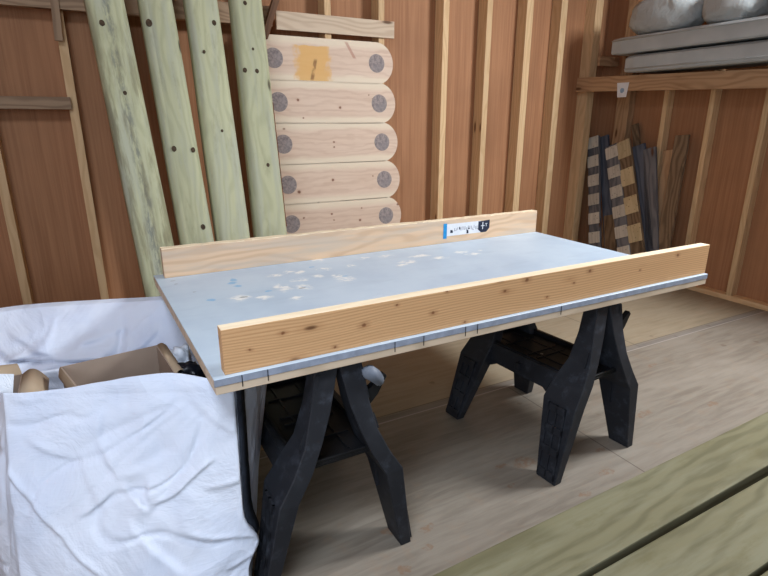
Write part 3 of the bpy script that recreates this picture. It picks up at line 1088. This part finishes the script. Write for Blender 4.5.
def lean_plank(name, ptop, pbot, wpx, mat, label, X0=4.60, kx=.17, th=.03, cat='plank', checker=None, ext=None):
    """image anchors are read on the leaning plane X = X0 + kx*z"""
    def on(x, y):
        r = fw + rt * ((x - 384) / F) + up * ((288 - y) / F)
        t = (X0 + kx * CAM.z) / (r.x - kx * r.z)
        return CAM + r * t
    T, B = on(*ptop), on(*pbot)
    Lw, Rw = on(ptop[0] - wpx / 2, ptop[1]), on(ptop[0] + wpx / 2, ptop[1])
    w = abs(Lw.y - Rw.y)
    d = (T - B).normalized()
    nr = Vector((-1, 0, kx)).normalized()
    foot = B - d * (B.z / d.z)
    foot = foot - nr * (th / 2)
    foot -= d * ((foot.z - .01) / d.z)
    T = T - nr * (th / 2)
    mtx, L = basis(foot, T, nr)
    bm = bmesh.new()
    box(bm, -L / 2, L / 2, -w / 2, w / 2, -th / 2, th / 2, .003, 1)
    o = link(name, bm, mat)
    o.matrix_world = mtx
    tag(o, label, cat, 'weathered planks leaning in the corner')
    if checker:
        m1, step, ln, start = checker
        x = L / 2 - start
        while x - ln > -L / 2 + .02:
            bm = bmesh.new()
            box(bm, x - ln, x, -w / 2 + .001, w / 2 - .001, th / 2, th / 2 + .010, .002, 1)
            link('spacer_block', bm, m1, o)
            x -= step
    return o


lean_plank('weathered_plank', (603, 136), (609, 250), 9, 'bluewood', 'dark blue-grey plank behind the leftmost block-studded strip', 4.66)
lean_plank('slatted_strip', (593, 137), (594.5, 245), 10.5, 'greywood', 'leftmost strip studded with pale blocks, beside the corner stud', 4.59, checker=('chip', .205, .12, .0))
lean_plank('weathered_plank', (609, 215), (610, 250), 11, 'brownwood', 'short pale plank stub between the two block-studded strips', 4.60, th=.025)
lean_plank('slatted_strip', (611, 145), (623.5, 250), 11.5, 'greywood', 'middle strip studded with white blocks, left of the yellowish one', 4.56, checker=('chip', .21, .12, .02))
lean_plank('slatted_strip', (623, 141), (637, 250), 12.5, 'brownwood', 'yellowish strip studded with cream blocks, beside the grey planks', 4.57, checker=('chip2', .29, .175, .0))
lean_plank('weathered_plank', (634.5, 124), (641, 210), 6, 'brownwood', 'tall narrow dull plank rising behind the yellowish strip', 4.68)
lean_plank('weathered_plank', (638, 145), (647, 250), 12, 'bluewood', 'blue-grey plank immediately right of the yellowish block strip', 4.62)
lean_plank('weathered_plank', (649, 148), (651.5, 250), 12, 'greywood', 'mid-grey plank, second right of the yellowish block strip', 4.62)
lean_plank('weathered_plank', (682, 135), (662, 250), 14, 'brownwood', 'mottled brown plank leaning alone, right of the grey planks', 4.64)
lean_plank('weathered_plank', (668, 150), (655, 250), 9, 'rail', 'narrow brown plank half hidden behind the mottled brown one', 4.70)

# ---------------- white bulk bags and boxes ----------------


def creases(lines, yfun):
    out = []
    for (x0, y0, x1, y1, amp, w, stp) in lines:
        q = []
        for (px, py) in ((x0, y0), (x1, y1)):
            Y = yfun(.4)
            for _ in range(6):
                P = px_y(px, py, Y)
                Y = yfun(P.z)
            q.append((P.x, P.z))
        out.append((q[0], q[1], amp, w, stp))
    return out


def crease_disp(cr, x, z):
    f = 0
    for (a, b, amp, w, stp) in cr:
        dx, dz = b[0] - a[0], b[1] - a[1]
        L = math.hypot(dx, dz)
        ux, uz = dx / L, dz / L
        al = (x - a[0]) * ux + (z - a[1]) * uz
        d = -(x - a[0]) * uz + (z - a[1]) * ux + .006 * math.sin(al * 25)
        end = smooth01((al + .02) / .05) * smooth01((L + .02 - al) / .05)
        f += end * (amp * math.exp(-(d / w) ** 2) + stp * math.tanh(d / w) * math.exp(-abs(d) / .07))
    return f




def smooth01(t):
    t = max(0, min(1, t))
    return t * t * (3 - 2 * t)


bag = empty('bulk_bag', (-0.05, 1.75, 0))
tag(bag, 'white woven bulk bag with black strap, full of boxes, at the left front', 'bulk bag')
# corners: top and bottom, anticlockwise from front-left
top = [px_z(3, 393, .745), px_z(233, 388, .735), Vector((.492, 1.80, .715)), Vector((.36, 2.25, .62)), Vector((-.50, 2.36, .60))]
bot = [Vector((-.36, 1.50, 0)), Vector((.258, 1.385, 0)), Vector((.37, 1.78, 0)), Vector((.30, 2.22, 0)), Vector((-.50, 2.30, 0))]
bm = bmesh.new()
NU, NV = 110, 130
grid = []
ring_n = []
for s in range(5):
    for k in range(NU):
        ring_n.append((s, k / NU))
FCR = creases([(p[0] / 2.342, 330 + p[1] / 2.342, p[2] / 2.342, 330 + p[3] / 2.342) + tuple(p[4:]) for p in [
    (235, 255, 278, 332, .008, .010, .007), (275, 332, 395, 262, .004, .010, -.006), (188, 442, 262, 368, .008, .008, .006), (355, 385, 485, 264, .009, .007, .005),
    (0, 362, 62, 424, .012, .009, .006), (58, 420, 150, 500, .011, .009, .006), (145, 496, 240, 580, .009, .009, .006), (285, 348, 350, 402, .007, .008, -.006),
    (236, 180, 238, 300, .004, .010, -.005), (60, 288, 170, 312, .005, .010, .004), (235, 135, 300, 112, .005, .010, .004), (345, 325, 350, 390, .005, .008, .005),
    (190, 300, 240, 420, .004, .012, .005), (420, 440, 590, 470, .006, .010, .005), (470, 330, 560, 300, .005, .010, .004), (300, 430, 420, 560, .005, .012, -.005),
    (430, 120, 540, 210, .004, .014, .005), (20, 200, 110, 170, .004, .012, .004), (560, 470, 600, 450, .008, .008, .006), (520, 540, 600, 470, .007, .009, .005)]],
    lambda z: 1.39 + .37 * z / .745)
cen_t = sum(top, Vector()) / 5; cen_b = sum(bot, Vector()) / 5
for j in range(NV + 1):
    v = j / NV
    row = []
    for (s, t) in ring_n:
        a_t, b_t = top[s], top[(s + 1) % 5]
        a_b, b_b = bot[s], bot[(s + 1) % 5]
        P = (a_b.lerp(b_b, t)).lerp(a_t.lerp(b_t, t), v)
        e = (b_b - a_b).lerp(b_t - a_t, v).normalized()
        nrm_ = Vector((e.y, -e.x, 0)).normalized()
        ed = math.sin(math.pi * t)
        bulge = .05 * ed * math.sin(math.pi * min(1, v * 1.0)) * (1 - v) * 2
        # broad folds
        f = noise.noise(Vector((s * 3 + t * 1.9 + v * .8, v * 1.8, 4.0))) * .035
        # creases radiating towards the front-right upper corner
        ang = math.atan2((1.05 - v) * .8, (1.05 - t) * .7)
        f += (abs(noise.noise(Vector((ang * 5.0, math.hypot(1 - t, 1 - v) * 1.2, s)))) - .2) * .035 * min(1, math.hypot(1 - t, 1 - v) * 2)
        r1 = abs(noise.noise(Vector((t * 3.2 - v * 2.1 + 5, v * 3.0 + t, s + 8.0))))
        f -= max(0, .09 - r1) * .16
        r2 = abs(noise.noise(Vector((t * 2.2 + v * 3.4 + 15, v * 1.5 - t * 2, s + 3.0))))
        damp = smooth01((1 - v) * 7) * (.35 + .65 * ed ** .5) * (1 if v > .04 else v / .04)
        if s == 1:
            damp *= .25; bulge *= .2
        if s == 0:
            damp *= min(1, (1 - t) * 5 + .1)
        P = P + nrm_ * (bulge + f * damp * .55)
        if s == 0:
            P += nrm_ * crease_disp(FCR, P.x, P.z)
        # strap side: pinch low at the front-right corner
        pin = math.exp(-((v - .33) / .07) ** 2)
        if s == 0:
            P += Vector((.045, .0, 0)) * pin * t ** 6
        if s == 1:
            P += Vector((.045, .0, 0)) * pin * (1 - t) ** 6
        if j == NV:
            P.z += noise.noise(Vector((t * 6 + s * 7, 2, 9))) * .006 + (.055 * math.sin(math.pi * t ** 2) if s == 0 else -.01 * math.sin(math.pi * t))
        row.append(bm.verts.new(P - bag.location))
    grid.append(row)
n = len(ring_n)
for j in range(NV):
    for k in range(n):
        bm.faces.new([grid[j][k], grid[j][(k + 1) % n], grid[j + 1][(k + 1) % n], grid[j + 1][k]])
bmesh.ops.holes_fill(bm, edges=[e for e in bm.edges if e.is_boundary and e.verts[0].co.z < .02], sides=0)
BG = [[v.co + bag.location for v in row] for row in grid]
bo = link('bag_body', bm, 'bag', bag, True)
md = bo.modifiers.new('thickness', 'SOLIDIFY'); md.thickness = .004; md.offset = -1


def ribbon(path, wv, th, mat, name, parent, side):
    """strap: path points, width vector list"""
    bm = bmesh.new()
    rows = []
    for p, w in zip(path, wv):
        rows.append([bm.verts.new(p - w + side * 0), bm.verts.new(p + w), bm.verts.new(p + w + side * th), bm.verts.new(p - w + side * th)])
    for a, b in zip(rows[:-1], rows[1:]):
        for k in range(4):
            bm.faces.new([a[k], a[(k + 1) % 4], b[(k + 1) % 4], b[k]])
    bm.faces.new(rows[0][::-1]); bm.faces.new(rows[-1])
    return link(name, bm, mat, parent, True)


# hem stitched round the rim, on the front side
path, wv = [], []
for k in range(2, NU - 2):
    p = BG[NV - 3][k] - bag.location
    path.append(p + Vector((-.002, -.0035, 0)))
    wv.append(Vector((0, 0, .0012)))
ribbon(path, wv, .001, 'bagseam', 'hem_stitch', bag, Vector((-.1, -1, 0))) if 'bagseam' in M else None
# black strap on the right side just behind the front corner
path, wv = [], []
side = Vector((.6, -.8, 0)).normalized()
for j in range(int(NV * .33), NV - 1, 2):
    v = j / NV
    off = int(NU * .13)
    p = BG[j][NU + off] - bag.location
    path.append(p + Vector((.002, -.007, 0)))
    wv.append(Vector((.6, .8, 0)).normalized() * .028)
ribbon(path, wv, .004, 'strap', 'black_strap', bag, side)

# rear bag
rear = empty('bulk_bag', (-.5, 2.6, 0))
tag(rear, 'folded white woven bulk bag behind the boxes, in front of the back wall', 'bulk bag')
bm = bmesh.new()
sec = [(2.42, 0), (2.44, .12), (2.47, .24), (2.50, .35), (2.55, .46), (2.62, .57), (2.69, .65), (2.745, .705), (2.78, .735), (2.82, .742), (2.85, .70), (2.86, .45), (2.86, .2), (2.86, 0)]
# resample
fine = []
for a, b in zip(sec[:-1], sec[1:]):
    for q in range(10):
        fine.append((a[0] + (b[0] - a[0]) * q / 10, a[1] + (b[1] - a[1]) * q / 10))
fine.append(sec[-1])
NX = 220
RCR = creases([(-5, 316, 27, 342, .012, .012, .012), (25, 340, 60, 352, .010, .012, .010), (120, 349, 154, 320, .012, .011, .010), (78, 338, 131, 320, .008, .014, .012), (56, 353, 96, 328, .008, .014, -.010), (40, 316, 90, 306, .006, .012, .006), (95, 318, 112, 304, .006, .012, .006), (10, 338, 60, 322, .006, .014, .008), (160, 330, 186, 352, .008, .012, .010)], lambda z: 2.44 + .34 * (max(z, 0) / .735) ** 2)
rows = []
for i in range(NX + 1):
    x = -1.6 + 2.03 * i / NX
    row = []
    endt = min(1, (NX - i) / 6)
    for (y, z) in fine:
        z2 = z * (1 + .02 * noise.noise(Vector((x * 2.5, 1, 1)))) * (1 - .05 * (1 - endt)) + (.02 * (-x) if z > .6 else 0) * .3
        d = 0
        if y < 2.8:
            d = noise.noise(Vector((x * 1.8 + z * 1.6, z * 2.0 - x, 3))) * .09
            r1 = abs(noise.noise(Vector((x * 2.4 + z * 3.0, z * 3.2 - x * 1.2, 11))))
            d -= max(0, .10 - r1) * .3
            r2 = abs(noise.noise(Vector((x * 3 - z * 3.4 + 4, z * 2.2 + x * 2, 21))))
            d += max(0, .08 - r2) * .3
            d += crease_disp(RCR, x, z)
            d *= smooth01((.73 - z) * 6) * (1 if z > .05 else z / .05)
        y2 = (y - d) if endt >= 1 else (2.65 + (y - d - 2.65) * (.35 + .65 * math.sin(endt * math.pi / 2)))
        y2 -= .25 * max(0, x + .35)
        row.append(bm.verts.new((x + .5, y2 - 2.6, max(0, z2))))
    rows.append(row)
m_ = len(fine)
for i in range(NX):
    for k in range(m_ - 1):
        bm.faces.new([rows[i][k], rows[i][k + 1], rows[i + 1][k + 1], rows[i + 1][k]])
    bm.faces.new([rows[i][m_ - 1], rows[i][0], rows[i + 1][0], rows[i + 1][m_ - 1]])
bm.faces.new(rows[0][::-1]); bm.faces.new(rows[-1])
link('bag_body', bm, 'bagback', rear, True)


def carton(name, corners, ztop, depth, label, flaps):
    """corners: 4 (x,y) anticlockwise from front-left; open top"""
    c = [Vector((x, y, 0)) for x, y in corners]
    cen = sum(c, Vector()) / 4
    t = empty(name, (cen.x, cen.y, ztop - depth))
    tag(t, label, 'cardboard box')
    bm = bmesh.new()
    th = .004
    for a, b in zip(c, c[1:] + c[:1]):
        e = (b - a).normalized(); nn = Vector((-e.y, e.x, 0)) * th
        q = [a, b, b + nn, a + nn]
        lo = [bm.verts.new(p - cen + Vector((0, 0, 0))) for p in q]
        hi = [bm.verts.new(p - cen + Vector((0, 0, depth))) for p in q]
        bm.faces.new(lo); bm.faces.new(hi)
        for k in range(4):
            bm.faces.new([lo[k], lo[(k + 1) % 4], hi[(k + 1) % 4], hi[k]])
    link('box_wall', bm, 'card', t)
    bm = bmesh.new()
    lo = [bm.verts.new(p - cen) for p in c]; hi = [bm.verts.new(p - cen + Vector((0, 0, th))) for p in c]
    bm.faces.new(lo); bm.faces.new(hi)
    for k in range(4):
        bm.faces.new([lo[k], lo[(k + 1) % 4], hi[(k + 1) % 4], hi[k]])
    link('box_base', bm, 'card', t)
    for (k, out, drop, inset, curl) in flaps:
        a, b = c[k], c[(k + 1) % 4]
        e = (b - a).normalized(); nn = Vector((e.y, -e.x, 0))
        bm = bmesh.new()
        N = 10
        prev = None
        R = []
        for s in range(N + 1):
            u = s / N
            h = math.sin(u * math.pi * .5 * curl) / max(.01, curl * 1.57) if curl > 0 else u
            off = nn * (out * u) + Vector((0, 0, depth + drop * u + curl * .03 * math.sin(u * math.pi)))
            ins = inset * u
            A = a - cen + e * ins + off; B = b - cen - e * ins + off
            R.append([bm.verts.new(A), bm.verts.new(B), bm.verts.new(B + Vector((0, 0, -.004))), bm.verts.new(A + Vector((0, 0, -.004)))])
        for r0, r1 in zip(R[:-1], R[1:]):
            for q in range(4):
                bm.faces.new([r0[q], r0[(q + 1) % 4], r1[(q + 1) % 4], r1[q]])
        bm.faces.new(R[0]); bm.faces.new(R[-1][::-1])
        link('flap', bm, 'cardedge', t, True)
    return t


c1 = [px_z(84, 396, .72), px_z(176, 374, .72), px_z(157, 345, .72), px_z(60, 367, .72)]
carton('cardboard_box', [(p.x, p.y) for p in c1], .72, .30, 'open empty cardboard box standing in the front bulk bag, beside the table corner',
       [(1, .03, .0, .02, .3), (3, .012, -.03, .01, .2)])
c2 = [(-.60, 1.98), (-.30, 1.89), (-.305, 2.10), (-.62, 2.17)]
carton('cardboard_box', c2, .70, .30, 'torn cardboard box with curled flap at the left edge of the photo', [(1, .075, -.035, .0, 1.0), (2, .03, .03, .02, .3)])
# bits next to the box
bm = bmesh.new()
bmesh.ops.create_icosphere(bm, subdivisions=4, radius=1)
for v in bm.verts:
    q = noise.fractal(v.co * 1.7, 1, 2, 4)
    v.co = Vector((v.co.x * .05, v.co.y * .055, v.co.z * .06)) * (1 + q * .35)
o = link('plastic_film', bm, 'film', None, True); o.location = (.205, 2.03, .665)
tag(o, 'crumpled pale plastic film tucked between the cardboard box and the table', 'plastic film')
bm = bmesh.new()
bmesh.ops.create_icosphere(bm, subdivisions=4, radius=1)
for v in bm.verts:
    q = noise.fractal(v.co * 1.9 + Vector((4, 4, 4)), 1, 2, 4)
    v.co = Vector((v.co.x * .055, v.co.y * .05, v.co.z * .05)) * (1 + q * .3)
o = link('black_plastic_wrap', bm, 'blackbag', None, True); o.location = (.215, 1.86, .675)
tag(o, 'black plastic wrap showing between box and bag rim, at the table corner', 'plastic wrap')
bm = bmesh.new()
box(bm, -.035, .035, -.002, .002, -.05, .06, .001, 1)
o = link('picture_card', bm, 'film'); o.location = (-.352, 1.955, .71); o.rotation_euler = (-.5, .35, .3)
tag(o, 'pale printed card poking out of the torn box at the left edge', 'card')
